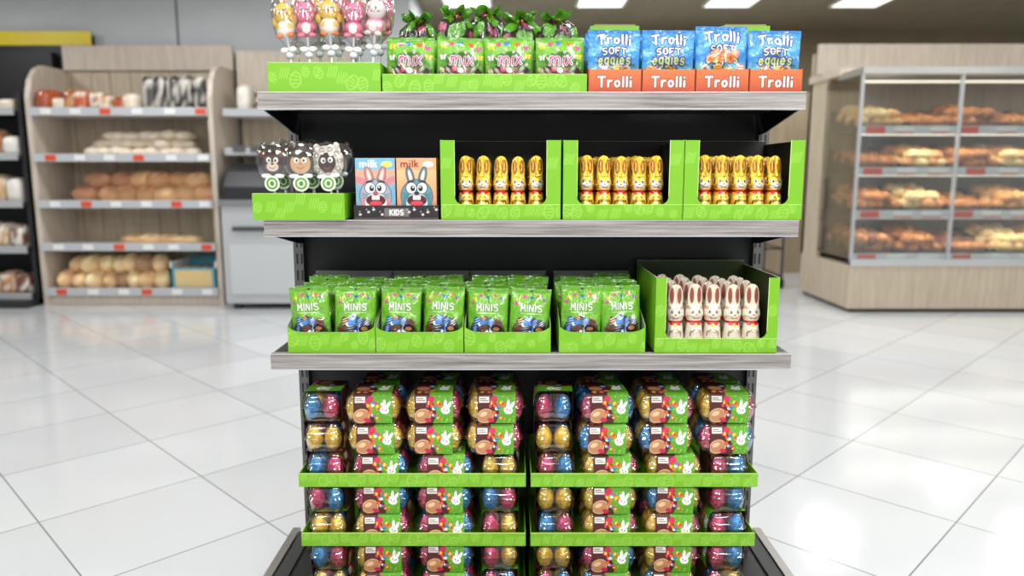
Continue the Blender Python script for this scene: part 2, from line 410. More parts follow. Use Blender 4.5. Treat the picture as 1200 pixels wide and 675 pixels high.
# --- egg carton pack
EC={'g':L(232,186,48),'b':L(20,132,196),'p':L(200,44,98)}
SW=9.8
def sleeve_cv(v):
    c=Cv(SW,7.6+9.8,8,(78,28,26))
    split=[4.6,5.2,4.9][v]
    c.put((split+.9*np.sin(c.y*.55+v)-c.x),(92,160,32))
    r=random.Random(3+v)
    for k in range(60):
        x=r.uniform(split+1,SW);y=r.uniform(0,17); c.ell(x,y,.14,.14,(154,212,86))
    c.ell(2.0,2.0,2.2,1.9,(226,186,140),25); c.ell(2.0,2.0,2.0,1.7,(190,132,90),25); c.ell(1.5,2.5,1.0,.6,(228,190,146),25)
    c.rect(.4,3.0,5.5,6.9,(236,230,220)); c.rect(.6,2.8,5.9,6.1,(70,30,26)); c.rect(.6,2.2,6.35,6.55,(70,30,26))
    cc=[(225,50,105),(250,200,40),(225,50,60),(245,110,40),(240,240,240),(30,120,200)]
    c.ell(4.2,6.2,1.0,.8,(200,34,76),30); c.ell(3.4,.9,.9,.6,(200,34,76),-10)
    for k in range(11): c.ell(3.3+k*.4,4.7+.8*math.sin(k*1.1+v),.36,.46,cc[k%6],20*k)
    for k in range(7): c.ell(3.9+k*.42,3.0-.28*k+.3*math.sin(k*2),.3,.38,cc[(k+2)%6],20*k)
    def bun(x,y,s,a=0):
        ca,sa=math.cos(math.radians(a)),math.sin(math.radians(a))
        def q(dx,dy): return x+(dx*ca-dy*sa)*s,y+(dx*sa+dy*ca)*s
        for g in(-1,1): c.ell(*q(g*.5,1.45),.38*s,1.15*s,(255,255,255),a-g*14)
        c.ell(*q(0,0),1.15*s,.95*s,(255,255,255),a)
        for g in(-1,1):
            c.ell(*q(g*.5,1.5),.14*s,.6*s,(240,180,195),a-g*14); c.ell(*q(g*.42,.15),.17*s,.22*s,(20,20,20))
        c.ell(*q(0,-.2),.2*s,.14*s,(225,60,100))
    bun(7.9,3.5,1.0,-18); bun(7.4,11.4,1.15,-10)
    c.ell(2.0,11.6,1.7,1.9,(190,132,90),25); c.egg(4.4,9.4,.7,.9,cc[0],(250,220,60),10);c.egg(4.2,13.6,.7,.9,cc[5],(250,250,250),-10); c.egg(1.2,8.6,.6,.7,cc[1],cc[3]); c.egg(3.0,8.5,.6,.7,cc[2],cc[4])
    return c
SL=[sleeve_cv(v) for v in range(3)]
def carton(cols,v=0):
    mb=MB()
    k=0
    for j in range(2):
        for i in range(3):
            col=EC[cols[k%len(cols)]]; k+=1
            cx=(-4.85+4.85*i)/100; cy=(-2.4+4.8*j)/100
            th=np.linspace(0,2*pi,24,endpoint=False); ph=np.linspace(-pi/2+.03,pi/2-.03,18)
            TH,PH=np.meshgrid(th,ph); zz=np.sin(PH); rr=np.cos(PH)*(1-.13*zz)
            rip=1+.03*np.sin(TH*5+zz*4)
            pat=(np.sin(TH*6+zz*3)*np.sin(zz*7+TH)>.5)[...,None]
            C=np.where(pat,np.clip(col*1.3+.12,0,1),col)
            P=np.stack([cx+.0222*rr*rip*np.sin(TH),cy-.0222*rr*rip*np.cos(TH),.0375+.0325*zz],-1)
            mb.grid(P,C,'foil',True,True)
    prof=[(.0,.62,.004),(.0,.80,.001),(.3,.88,.004),(1.6,.95,.02),(3.6,.985,.038),(3.8,1.05,.0385),(4.0,1.05,.0395),(4.2,.985,.040),(6.2,.94,.062),(7.3,.86,.074),(7.7,.76,.0775),(7.75,.55,.0775),(7.75,.01,.0775)]
    th=np.linspace(0,2*pi,96,endpoint=False); rows=[]
    for _,sc,z in prof:
        row=[]
        for t in th:
            cs,sn=math.cos(t),math.sin(t); e=.28
            x=.0745*math.copysign(abs(cs)**e,cs); y=.0495*math.copysign(abs(sn)**e,sn)
            sx=1-.07*(.5+.5*math.cos(x/.0485*2*pi+pi))*abs(sn)**2; sy=1-.05*(.5+.5*math.cos(y/.048*2*pi))*abs(cs)**2
            row.append((x*sc*sy,y*sc*sx,z))
        rows.append(row)
    mb.grid(np.array(rows),L(255,255,255),'clear_plastic',True,True)
    c=SL[v]; X=c.x/100-SW/200+.002; s_=c.y/100
    Yp=np.interp(s_,[0,.02,.0385,.06,.072,.08,.174],[-.0485,-.0512,-.0518,-.0495,-.0455,-.039,.05]); Zp=np.interp(s_,[0,.0385,.06,.072,.08,.174],[.001,.0385,.0600,.0725,.0780,.0782])
    mb.grid(np.stack([X,Yp,Zp],-1),c.c,'card',True)
    mb.box(-SW/200+.002,SW/200+.002,.0503,.0507,.001,.0775,L(66,28,22))
    return mb.mesh('egg_carton')
CART=[carton(s,v) for s,v in(('gbpgbp',0),('pgbbgp',1),('gpggbp',2),('bpggpb',0))]
CEND=[carton(s) for s in('gbpgpb','ggbpbp','bgppgg','pggbbg')]
# ------------------------------------------------------------------ gondola
CX=.047; YF=1.8; YB=2.15
S1,S2,S3=1.464,1.1615,.828
DK=.135
gon=group('gondola_shelf_unit',(0,0,0))
mb=MB(); blk=L(14,14,16)
mb.box(CX-.665,CX+.665,YB,YB+.05,.05,S1-.01,blk,'dark')
for i in range(7): mb.box(CX-.64,CX+.64,YB-.002,YB,.2+i*.19,.203+i*.19,L(6,6,7),'dark')
mb.obj('back_panel',parent=gon)
mb=MB()
for sg in(-1,1):
    x=CX+sg*.662
    mb.box(x-.014,x+.014,YB-.03,YB+.06,0,S1-.012,L(110,108,106),'metal')
    for k in range(26):
        z=.2+k*.048
        if z<S1-.05:
            mb.box(x-.009-.003*sg,x-.004-.003*sg,YB-.0306,YB-.03,z,z+.03,L(10,10,10),'dark'); mb.box(x+.004-.003*sg,x+.009-.003*sg,YB-.0306,YB-.03,z,z+.03,L(10,10,10),'dark')
mb.obj('upright_posts',parent=gon)
for n,z in enumerate((S1,S2,S3)):
    mb=MB(); x0,x1=CX-.65,CX+.65
    mb.box(x0,x1,YF,YF+.022,z-.038,z,L(150,140,135),'wood_grey')
    mb.box(x0,x1,YF-.001,YF+.023,z-.0405,z-.038,L(210,210,212),'metal')
    mb.box(x0,x1,YF-.0008,YF+.002,z-.0012,z+.0006,L(225,225,225),'metal')
    mb.box(x0+.002,x1-.002,YF+.022,YB-.031,z-.025,z-.001,L(50,48,48),'dark')
    mb.box(x0+.004,x1-.004,YF+.024,YF+.05,z-.036,z-.025,blk,'dark')
    for sg in(-1,1):
        xa=CX+sg*.645
        mb.prism([(YF+.022,z-.026),(YB-.031,z-.026),(YB-.031,z-.085),(YB-.09,z-.08),(YF+.022,z-.038)],'x',xa-.002,xa+.002,blk,'dark')
        mb.box(x0 if sg<0 else x1-.003,x0+.003 if sg<0 else x1,YF+.022,YB-.06,z-.03,z-.0005,L(150,140,135),'wood_grey')
    mb.obj('shelf_board_%d'%(n+1),parent=gon)
mb=MB()
mb.box(CX-.74,CX+.74,1.60,2.24,DK-.025,DK-.002,blk,'dark')
mb.box(CX-.72,CX+.72,1.63,2.22,0,DK-.025,L(60,60,62),'dark')
for sg in(-1,1):
    xa=CX+sg*.74; mb.box(xa-.012,xa+.012,1.60,2.24,DK-.03,DK+.012,L(150,146,142),'metal')
    xb=CX+sg*.705; mb.box(xb-.02,xb+.02,1.62,2.2,DK-.002,DK+.006,L(35,35,37),'dark')
mb.box(CX-.74,CX+.74,1.585,1.60,DK-.06,DK+.012,L(150,140,135),'wood_grey')
mb.obj('base_deck',parent=gon)
# ------------------------------------------------------------------ display boxes
def side(mb,x,w,d,h0,h1,inner,outer=L(*GREEN),t=.002):
    poly=[(0,0),(d,0),(d,h1),(0,h0)]
    if x==0:
        mb.prism(poly,'x',0,t/2,outer); mb.prism(poly,'x',t/2,t,inner)
    else:
        mb.prism(poly,'x',w-t/2,w,outer); mb.prism(poly,'x',w-t,w-t/2,inner)
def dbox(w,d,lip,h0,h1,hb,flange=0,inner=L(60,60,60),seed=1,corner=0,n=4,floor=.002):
    mb=MB()
    mb.box(0,w,0,d,0,floor,inner)
    cv=green_pat(w*100,lip*100,n,seed)
    hf=(lambda u:1+corner*np.abs(2*u-1)**8) if corner else None
    panel(mb,cv,(0,-.0012,0),(1,0,0),(0,0,1),hf=hf)
    mb.box(0.001,w-.001,-.001,.001,0,lip,inner)
    mb.box(0.001,w-.001,-.0014,.001,lip-.0006,lip+.0006,L(190,220,120)) if not corner else None
    side(mb,0,w,d,h0,h1,inner); side(mb,1,w,d,h0,h1,inner)
    mb.box(0,w,d-.002,d-.001,0,hb,inner); mb.box(0,w,d-.001,d,0,hb,L(*GREEN))
    if flange:
        for x0 in(0,w-flange):
            cv=green_pat(flange*100,(h0-lip)*100,n,seed+7)
            panel(mb,cv,(x0,-.0012,lip),(1,0,0),(0,0,1)); mb.box(x0,x0+flange,-.001,.001,lip,h0,inner)
            xs=x0+flange if x0==0 else x0; sg=1 if x0==0 else -1
            pts=[(xs,lip)]+[(xs+sg*.02*(1-math.sin(a)),lip+.02*(1-math.cos(a))) for a in np.linspace(0,pi/2,6)]
            mb.prism(pts,'y',-.0013,.001,L(*GREEN))
            xe=xs; mb.box(xe-.0006,xe+.0006,-.0014,.001,lip+.02,h0,L(200,228,140))
    return mb
def bunny_box(x,z,w,me,kind,rows=4,y=YF+.012):
    g=group(kind,(x,y,z+.001))
    d=.29
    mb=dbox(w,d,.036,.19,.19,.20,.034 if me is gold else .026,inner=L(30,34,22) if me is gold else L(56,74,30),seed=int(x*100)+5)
    mb.box(0.0,.0024,0,d,.19,.1906,L(205,215,185)); mb.box(w-.0024,w,0,d,.19,.1906,L(205,215,185)); mb.box(0,w,d-.0024,d,.2,.2006,L(205,215,185))
    mb.obj('box',parent=g)
    k=0; n=5; p=.0432 if me is gold else .0485
    for r_ in range(rows):
        for i in range(n):
            k+=1
            sc=1 if me is gold else 1.1
            put(me,'rabbit_%d'%k,(w/2+(i-2)*p+R.uniform(-.001,.001),.036+.056*r_+R.uniform(-.003,.003),.002),g,(0,0,R.uniform(-.15,.15)),(sc,sc if me is gold else 1.0,sc*R.uniform(.985,1.01)))
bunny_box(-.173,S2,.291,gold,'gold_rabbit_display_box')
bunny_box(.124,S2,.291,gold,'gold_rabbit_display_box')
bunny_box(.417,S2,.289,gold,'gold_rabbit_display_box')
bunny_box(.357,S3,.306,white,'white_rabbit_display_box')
# minis
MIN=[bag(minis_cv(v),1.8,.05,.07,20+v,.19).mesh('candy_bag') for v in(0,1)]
for x,w in((-.562,.219),(-.341,.219),(-.119,.216),(.118,.216)):
    g=group('mini_egg_bag_display_box',(x,YF+.015,S3+.001))
    dbox(w,.29,.052,.07,.165,.17,0,inner=L(150,152,150),seed=int((x+1)*77),corner=.3).obj('box',parent=g)
    k=0
    for r_ in range(6):
        for i in range(2):
            k+=1
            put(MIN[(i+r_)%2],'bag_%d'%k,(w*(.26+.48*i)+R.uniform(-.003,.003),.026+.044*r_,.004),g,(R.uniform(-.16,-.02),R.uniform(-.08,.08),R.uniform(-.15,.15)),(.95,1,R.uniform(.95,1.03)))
# top shelf: mix bags box
g=group('mix_candy_bag_display_box',(-.308,YF+.012,S1+.001))
w=.486
dbox(w,.14,.041,.041,.06,.09,0,inner=L(90,110,60),seed=31).obj('box',parent=g)
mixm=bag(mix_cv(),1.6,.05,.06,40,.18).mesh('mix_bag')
k=0
for r_ in range(2):
    for i in range(4):
        k+=1
        put(mixm,'bag_%d'%k,(.062+.1205*i,.03+.05*r_,.006+.004*r_),g,(-.08,R.uniform(-.04,.04),R.uniform(-.06,.06)),(.97,1,1))
# gathered foil gift bags behind
def giftbag(seed):
    r=random.Random(seed); mb=MB()
    prof=[(.015,0),(.045,.004),(.053,.03),(.055,.07),(.055,.11),(.053,.135),(.046,.150),(.032,.160),(.02,.165),(.017,.167),(.026,.171),(.036,.175),(.040,.180)]
    pp=[];
    for (a,b),(c,d) in zip(prof[:-1],prof[1:]):
        for t in(0,.25,.5,.75): pp.append((a+(c-a)*t,b+(d-b)*t))
    pp.append(prof[-1])
    th=np.linspace(0,2*pi,84,endpoint=False)
    P=[];C=[]
    p1,p2,p3=[r.uniform(0,6) for _ in range(3)]
    for rr,z in pp:
        row=[];crow=[]
        for t in th:
            amp=.03+.14*max(0,(z-.11)/.07)
            q=rr*(1+amp*(math.sin(8*t+p1)+.5*math.sin(13*t+p2+z*30))+.05*math.sin(3*t+z*50+p3))
            zz=z+(.004*math.sin(5*t+p2) if z>.17 else 0)+.004*math.sin(5*t+p3)*(z>.1)
            row.append((q*math.sin(t),-q*math.cos(t),zz))
            n=math.sin(4*t+z*90+p1)+math.sin(3*t-z*120+p3)
            crow.append(L(78,146,28) if n>.2 or z>.17 else (L(36,30,20) if n>-1.4 else L(150,60,90)))
        P.append(row);C.append(crow)
    mb.grid(np.array(P),np.array(C),'film',True,True)
    mb.lathe([(.018,.164),(.0205,.167),(.018,.170)],L(190,150,40),'foil')
    return mb.mesh('gift_bag')
GB=[giftbag(s) for s in(1,2,3)]
g=group('gathered_foil_gift_bags',(0,YF+.225,S1+.001))
for k in range(5):
    put(GB[k%3],'bag_%d'%(k+1),(-.245+.092*k,R.uniform(0,.02),0.0),g,(R.uniform(-.03,.03),R.uniform(-.05,.05),R.uniform(0,6)),(.93,1.0,R.uniform(1.18,1.32)))
# fruit-gum bags
EG=[bag(eggies_cv(v),1.6,.04,.06,60+v,.2).mesh('gum_bag') for v in(0,1,2)]
def tray_cv():
    c=Cv(12.2,5.2,7,(190,84,36)); c.grad((176,66,28),(206,106,52),0,5)
    c.text('Trolli',6.1,1.3,2.2,2.15,.42,(255,250,240),.2,(120,34,20))
    return c
TC=tray_cv()
for i in range(4):
    x=.182+.1275*i
    g=group('fruit_gum_bag_tray',(x,YF+.012,S1+.001))
    mb=MB(); o=L(185,80,38)
    panel(mb,TC,(.0015,-.0012,0),(1,0,0),(0,0,1)); mb.box(.001,.1245,-.001,.001,0,.051,o)
    for a in(0.0,.1235):
        mb.prism([(0,0),(.2,0),(.2,.08),(0,.054)],'x',a,a+.0015,o)
    mb.box(0,.125,.2,.2015,0,.08,o); mb.box(0,.125,0,.2,0,.002,o)
    mb.obj('tray',parent=g)
    for r_ in range(4):
        put(EG[[0,1,2,0][i] if r_==0 else r_%2],'bag_%d'%(r_+1),(.0625+R.uniform(-.002,.002),.025+.045*r_,.003),g,(R.uniform(-.08,0),R.uniform(-.04,.04),R.uniform(-.05,.05)),(.99,1,R.uniform(.97,1.0)*(1.05 if i==2 else 1)))
for x,h in((.21,.2),(.56,.2)):
    mb=MB(); 
    cv=green_pat(13,h*100,3,int(x*50)+9); panel(mb,cv,(0,-.001,0),(1,0,0),(0,0,1)); mb.box(0,.13,0,.07,0,h,L(*GREEN))
    mb.box(.01,.12,.0,.07,h,h+.004,L(150,120,80)); mb.obj('green_carton',(x,YF+.262,S1+.0))
# marshmallow lollies
def pop(kind):
    mb=MB(); base={'chick':(238,198,70),'pig':(232,124,158),'bunny':(236,228,222)}[kind]
    low={'chick':(240,232,220),'pig':(200,60,104),'bunny':(236,136,164)}[kind]
    mb.tube([(0,0,-.12),(0,0,.0)],.0024,L(245,245,245),'plastic')
    def f(X,Y,Z):
        c=Cv.arr(np.where(Y<0,X*2,99),Z*2,.12,base)
        for sg in(-1,1):
            c.ell(sg*.7,.35,.42,.5,(60,30,40)); c.ell(sg*.7,.35,.34,.42,(255,255,255)); c.ell(sg*.66,.3,.2,.28,(20,14,20)); c.ell(sg*1.15,-.4,.28,.22,(225,80,90))
        if kind=='chick': c.ell(0,-.2,.5,.32,(225,100,20)); c.line([(-.4,-.2),(.4,-.2)],.08,(110,40,10))
        elif kind=='pig': c.ell(0,-.25,.6,.45,(200,70,115)); c.ell(-.2,-.25,.12,.16,(90,20,50)); c.ell(.2,-.25,.12,.16,(90,20,50))
        else: c.ell(0,-.15,.26,.2,(205,60,100)); c.line([(-.5,-.6),(0,-.45),(.5,-.6)],.16,(90,40,40))
        return c.c
    def f2(X,Y,Z):
        c=Cv.arr(np.where(Y<0,X*2,99),Z*2,.12,low)
        c.ell(0,-.2,.9,1.2,(250,240,226)); 
        for sg in(-1,1): c.ell(sg*1.3,.3,.5,.7,base,sg*20)
        return c.c
    mb.ell((0,0,.014),(.0205,.015,.0185),(1,1,1),'plastic',36,26,fn=f2)
    mb.ell((0,-.001,.046),(.0215,.017,.0205),(1,1,1),'plastic',44,32,fn=f)
    for sg in(-1,1):
        if kind=='bunny': mb.ell((sg*.009,0,.072),(.0055,.004,.018),L(*base)); mb.ell((sg*.009,-.003,.072),(.003,.002,.013),L(230,110,140))
        elif kind=='pig': mb.ell((sg*.014,0,.064),(.007,.005,.007),L(210,80,125))
        else: mb.ell((sg*.002,0,.068),(.004,.004,.006),L(235,140,30)); mb.ell((sg*.022,0,.03),(.006,.006,.01),L(*base))
        mb.ell((sg*.012,-.01,-.002),(.008,.006,.005),L(225,120,40) if kind=='chick' else L(*base))
    mb.lathe([(.004,-.045),(.0035,-.03),(.006,-.02),(.0235,.0),(.026,.02),(.0265,.05),(.02,.075),(.004,.094)],L(255,255,255),'clear_plastic',20)
    for sg in(-1,1): mb.ell((sg*.009,-.004,-.03),(.009,.003,.006),L(225,225,225))
    mb.ell((0,0,-.042),(.009,.007,.008),L(210,214,218),'plastic')
    return mb.mesh('lolly')
PP={k:pop(k) for k in('chick','pig','bunny')}
g=group('marshmallow_lollipop_display_box',(-.580,YF+.012,S1+.001))
dbox(.268,.15,.068,.068,.068,.068,0,inner=L(95,150,30),seed=51,n=5).obj('box',parent=g)
k=0
for r_,(yy,z) in enumerate(((.035,.137),(.08,.150),(.12,.158))):
    for i in range(5):
        kd=(['chick','pig','chick','pig','bunny'],['bunny','chick','pig','chick','pig'],['pig','chick','bunny','pig','chick'])[r_][i]
        k+=1
        put(PP[kd],'lolly_%d'%k,(.036+.0535*i+(.008 if r_==1 else 0)+R.uniform(-.005,.005),yy,z+R.uniform(-.004,.006)),g,(R.uniform(-.04,.08),(i-2)*.05+R.uniform(-.04,.02),R.uniform(-.3,.3)),(1.12,1.12,1.12))
# chocolate face lollies (shelf 2)
def clolly(v):
    mb=MB(); rim=[(34,20,15),(50,29,19),(216,208,194)][v]
    th=np.linspace(0,2*pi,60,endpoint=False); rr=np.linspace(0.001,1,28)
    TH,RR=np.meshgrid(th,rr)
    wob=1+(.07*np.abs(np.sin(TH*4)) if v!=1 else .05*np.sin(TH*3))
    X=.037*RR*np.sin(TH)*wob;Z=.039*RR*np.cos(TH)*wob
    Yf=-.008*np.sqrt(np.clip(1-RR**4,0,1))
    c=Cv.arr(X*100,Z*100,.12,rim)
    if v==2:
        for a in range(10): c.ring(3.1*math.cos(a*.628),3.1*math.sin(a*.628),.5,.2,(60,40,30))
        c.ell(0,-.2,2.2,2.4,(56,30,20))
    elif v==1: c.ell(0,-.4,2.4,2.5,(206,168,120)); c.ell(0,1.8,2.2,1.0,(50,29,19)); 
    else: c.ell(0,-.3,2.5,2.3,(74,42,26)); c.ell(-2.4,2.1,.9,1.0,(110,64,40)); c.ell(2.4,2.1,.9,1.0,(110,64,40)); c.ell(0,-1.2,1.5,1.1,(226,214,190))
    for sg in(-1,1): c.ell(sg*.9,.4,.62,.68,(245,245,240)); c.ell(sg*.8,.3,.28,.34,(20,15,15))
    c.ell(0,-.5,.36,.26,(225,120,60) if v==1 else (30,20,20)); c.line([(-.8,-1.3),(0,-1.7),(.8,-1.3)],.18,(190,50,60))
    mb.grid(np.stack([X,Yf,Z],-1),c.c,'choco',True,True)
    mb.grid(np.stack([X,np.full_like(X,.004)*np.sqrt(np.clip(1-RR**6,0,1)),Z],-1),L(*rim),'choco',True,True)
    for sg in(-1,1): mb.ell((sg*.024,.0,.034),(.009,.005,.012),L(*rim),'choco')
    mb.tube([(0,0,-.11),(0,0,-.03)],.0026,L(245,245,245))
    mb.lathe([(.004,-.06),(.008,-.05),(.036,-.03),(.045,0),(.04,.03),(.02,.046),(.003,.052)],L(255,255,255),'clear_plastic',20,fn=lambda P:P*np.array([1,.4,1]))
    T=Matrix.Translation((.0,-.014,-.052))
    c=Cv.arr(*[q*100 for q in (.019*RR*np.sin(TH),.019*RR*np.cos(TH))],.1,(226,234,216)); c.ell(0,0,1.45,1.45,(90,155,40)); c.ell(0,0,.95,.95,(215,228,205)); c.ell(0,0,.5,.6,(80,130,50))
    mb.grid(np.stack([.019*RR*np.sin(TH),np.zeros_like(X),.019*RR*np.cos(TH)],-1),c.c,'card',False,True,T)
    for sg in(-1,1): mb.ell((sg*.016,-.008,-.034),(.013,.004,.006),L(235,235,235),'film')
    return mb.mesh('choc_lolly')
CL=[clolly(v) for v in range(3)]
g=group('chocolate_lollipop_display_box',(-.625,YF-.008,S2+.0012))
dbox(.222,.17,.063,.063,.063,.063,0,inner=L(95,150,30),seed=66,n=5).obj('box',parent=g)
k=0
for r_ in range(3):
    for i in range(3):
        k+=1
        put(CL[(i+r_*2)%3],'lolly_%d'%k,(.046+.066*i+(0,.012,.0)[r_],.03+.045*r_,.142+(0,.004,.002)[r_]+R.uniform(-.004,.004)),g,(R.uniform(-.05,.05),R.uniform(-.12,.05),R.uniform(-.15,.15)))
# character chocolate boxes
g=group('character_chocolate_carton_display',(-.385,YF+.012,S2+.001))
mb=MB(); W=.206
cv=Cv(W*100,3.4,7,(30,22,28)); cv.rect(0,W*100,0,.4,(90,70,70)); cv.text('KIDS',10.4,1.1,1.2,1.2,.26,(240,235,230)); cv.rect(7.4,13.4,.7,2.7,(240,235,230),.15)
for k in range(12):
    if k in(4,5,6): continue
    cv.ell(1.5+k*1.65+(k%2)*.4,1.2+(k%3)*.6,.34,.28,(205,200,195)); cv.ell(1.4+k*1.65,1.9+(k%3)*.5,.12,.12,(205,200,195))
panel(mb,cv,(0,-.0012,0),(1,0,0),(0,0,1)); mb.box(0,W,-.001,.001,0,.034,L(30,22,28)); mb.box(0,W,0,.16,0,.002,L(30,22,28))
for a in(0,W-.002): mb.prism([(0,0),(.16,0),(.16,.12),(0,.034)],'x',a,a+.002,L(44,34,40))
mb.box(0,W,.158,.16,0,.12,L(44,34,40)); mb.obj('tray',parent=g)
k=0
for i in range(2):
    mb=MB(); cv=kids_cv(i); panel(mb,cv,(0,-.0005,0),(1,0,0),(0,0,1)); mb.box(0,.096,0,.03,0,.144,L(225,150,100) if i else L(110,170,196))
    me=mb.mesh('character_carton')
    for r_ in range(4):
        k+=1; put(me,'carton_%d'%k,(.005+.100*i,.004+.035*r_,.004),g,(0,0,R.uniform(-.02,.02)))
# ------------------------------------------------------------------ egg cartons
eg=group('chocolate_egg_carton_stack',(0,0,0))
def etray(x,z,w=.592,d=.30,y=1.832):
    mb=MB(); 
    cv=green_pat(w*100,3.6,3,int(x*40)+77); panel(mb,cv,(0,-.0012,-.001),(1,0,0),(0,0,1)); mb.box(0.0005,w-.0005,-.001,.001,-.001,.035,L(*GREEN))
    mb.box(0.0005,w-.0005,-.0014,.0012,.0344,.0356,L(190,220,120))
    mb.box(0,w,0,d,-.001,.0015,L(110,170,30))
    for a in(0,w-.002): mb.prism([(0,-.001),(d,-.001),(d,.035),(.03,.035),(0,.035)],'x',a,a+.002,L(*GREEN))
    mb.box(0,w,d-.002,d,0,.035,L(*GREEN))
    return mb.obj('cardboard_tray',(x,y,z),eg)
for (x,z) in((-.556,.466),(.049,.466),(-.556,.301),(.049,.301),(-.556,.1365),(.049,.1365)): etray(x,z)
lay=['ESSS','ESSS','ESSE','ESSE','ESSE','ESSE','ESSE']
zs=[.6345,.5505,.4685,.3855,.3035,.2200,.1390]
k=0
for r_,(s_,z) in enumerate(zip(lay,zs)):
    for hx in(-.552,.053):
        wd=[.11 if ch=='E' else .156 for ch in s_]; tot=sum(wd)
        gap=max(0,(.580-tot)/4) if tot<.56 else .002
        x=hx+gap/2
        for ch,w_ in zip(s_,wd):
            xc=x+w_/2; x+=w_+gap
            for dpt in range(2):
                k+=1
                y=1.888+.104*dpt+R.uniform(-.003,.003)
                if ch=='S': put(CART[R.randrange(4)],'carton_%d'%k,(xc+R.uniform(-.003,.003),y,z),eg,(0,0,R.uniform(-.06,.06)),(1,1,1.03))
                elif dpt==0: put(CEND[R.randrange(4)],'carton_%d'%k,(xc,y+.025,z),eg,(0,0,pi/2*R.choice((1,-1))+R.uniform(-.04,.04)),(1,1,1.03))
# ------------------------------------------------------------------ room
def plane(name,v,m,c=(200,200,200)):
    mb=MB(); mb.add(v,[(0,1,2,3)],L(*c),m); return mb.obj(name)
ZC=3.2
plane('floor',[(-9,-5,0),(9,-5,0),(9,11,0),(-9,11,0)],'floor_tiles')
plane('ceiling',[(-9,-5,ZC),(-9,11,ZC),(9,11,ZC),(9,-5,ZC)],'ceil_paint')
def bx(name,x0,x1,y0,y1,z0,z1,m,c=(200,200,200)):
    mb=MB(); mb.box(x0,x1,y0,y1,z0,z1,L(*c),m); return mb.obj(name)
mb=MB(); mb.box(-9,-1.2,7.95,8.1,0,ZC,L(200,200,200),'wall_paint')
for x in(-6.1,-3.45,-1.62): mb.box(x-.012,x+.012,7.944,7.951,0,ZC,L(120,122,126),'plastic')
mb.obj('wall_back_left')
bx('wall_return',-1.2,-1.05,7.95,10.6,0,ZC,'wall_paint')
mb=MB(); mb.box(-1.2,9,10.5,10.6,0,ZC,L(200,200,200),'wall_tan')
mb.box(5.5,5.62,10.42,10.5,2.55,2.95,L(190,36,38),'plastic')
mb.obj('wall_back')
bx('wall_left',-9.1,-9,-5,8.1,0,ZC,'wall_paint'); bx('wall_right',9,9.1,-5,10.6,0,ZC,'wall_paint')
LS=.48
def lamp(x,y,sx=.5,sy=.5,p=30):
    g=group('ceiling_lamp',(x,y,ZC-.002)); mb=MB()
    mb.box(-sx/2-.03,sx/2+.03,-sy/2-.03,sy/2+.03,-.03,0,L(225,225,225),'plastic'); mb.obj('housing',parent=g)
    mb=MB(); mb.box(-sx/2,sx/2,-sy/2,sy/2,-.034,-.0305,L(255,252,244),'lamp'); mb.obj('diffuser',parent=g)
    l=bpy.data.lights.new('light','AREA'); l.shape='RECTANGLE'; l.size=sx; l.size_y=sy; l.energy=p*LS; l.color=(.96,.98,1)
    o=bpy.data.objects.new('light',l); bpy.context.collection.objects.link(o); o.parent=g; o.location=(0,0,-.05)
for y,p in((8.6,32),(6.2,46),(3.6,38),(.9,42),(-1.8,60)):
    for x in(-5.6,-3.0,-.5,1.0,2.45,3.9,6.2):
        if y>7.5 and x<-1: continue
        q=p*(1.2 if abs(x)>4.5 else 1)
        if x in(2.45,3.9) and y<7: q*=.82
        if x==-3.0: q*=1.2
        lamp(x,y,p=q)
for xx,e in((-.9,62),(1.1,62)):  # added fill lights aimed at the gondola front, no real fixture there
    l=bpy.data.lights.new('front_fill_light','AREA'); l.shape='DISK'; l.size=.5; l.energy=e*.9*LS; l.color=(1,.99,.97)
    o=bpy.data.objects.new('front_fill_light',l); bpy.context.collection.objects.link(o); o.location=(xx,-.9,2.5)
    o.rotation_euler=(Vector((0,1.9,.7))-o.location).to_track_quat('-Z','Y').to_euler()
w=bpy.data.worlds.new('World'); bpy.context.scene.world=w; w.use_nodes=True
w.node_tree.nodes['Background'].inputs[0].default_value=(.93,.96,1,1); w.node_tree.nodes['Background'].inputs[1].default_value=.6
# ------------------------------------------------------------------ bakery furniture
BR=[(186,128,72),(204,154,98),(160,100,50),(216,178,126)]
def loaf(mb,x,y,z,lx,ly,lz,col,rot=0,tilt=0,flour=0,m='bread'):
    T=Matrix.Translation((x,y,z+lz*.9))@Matrix.Rotation(rot,4,'Z')@Matrix.Rotation(tilt,4,'Y')
    base=L(*col); ph=R.uniform(0,6)
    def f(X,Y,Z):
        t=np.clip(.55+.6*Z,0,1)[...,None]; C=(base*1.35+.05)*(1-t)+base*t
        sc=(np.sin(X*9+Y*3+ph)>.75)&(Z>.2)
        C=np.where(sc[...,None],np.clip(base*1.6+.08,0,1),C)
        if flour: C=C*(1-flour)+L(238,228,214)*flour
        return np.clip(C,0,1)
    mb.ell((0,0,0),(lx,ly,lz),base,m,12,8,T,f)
def rowloaves(mb,x0,x1,y,z,n,lx,ly,lz,cols,layers=2,flour=0,rot=0,jr=.3):
    for ly_ in range(layers):
        for i in range(n-ly_):
            x=x0+(x1-x0)*(i+.5+.5*ly_)/n
            loaf(mb,x+R.uniform(-.02,.02),y+R.uniform(-.04,.04)+.05*ly_,z+ly_*lz*1.45,lx*R.uniform(.9,1.1),ly*R.uniform(.9,1.1),lz*R.uniform(.9,1.1),R.choice(cols),rot+R.uniform(-jr,jr),0,flour)
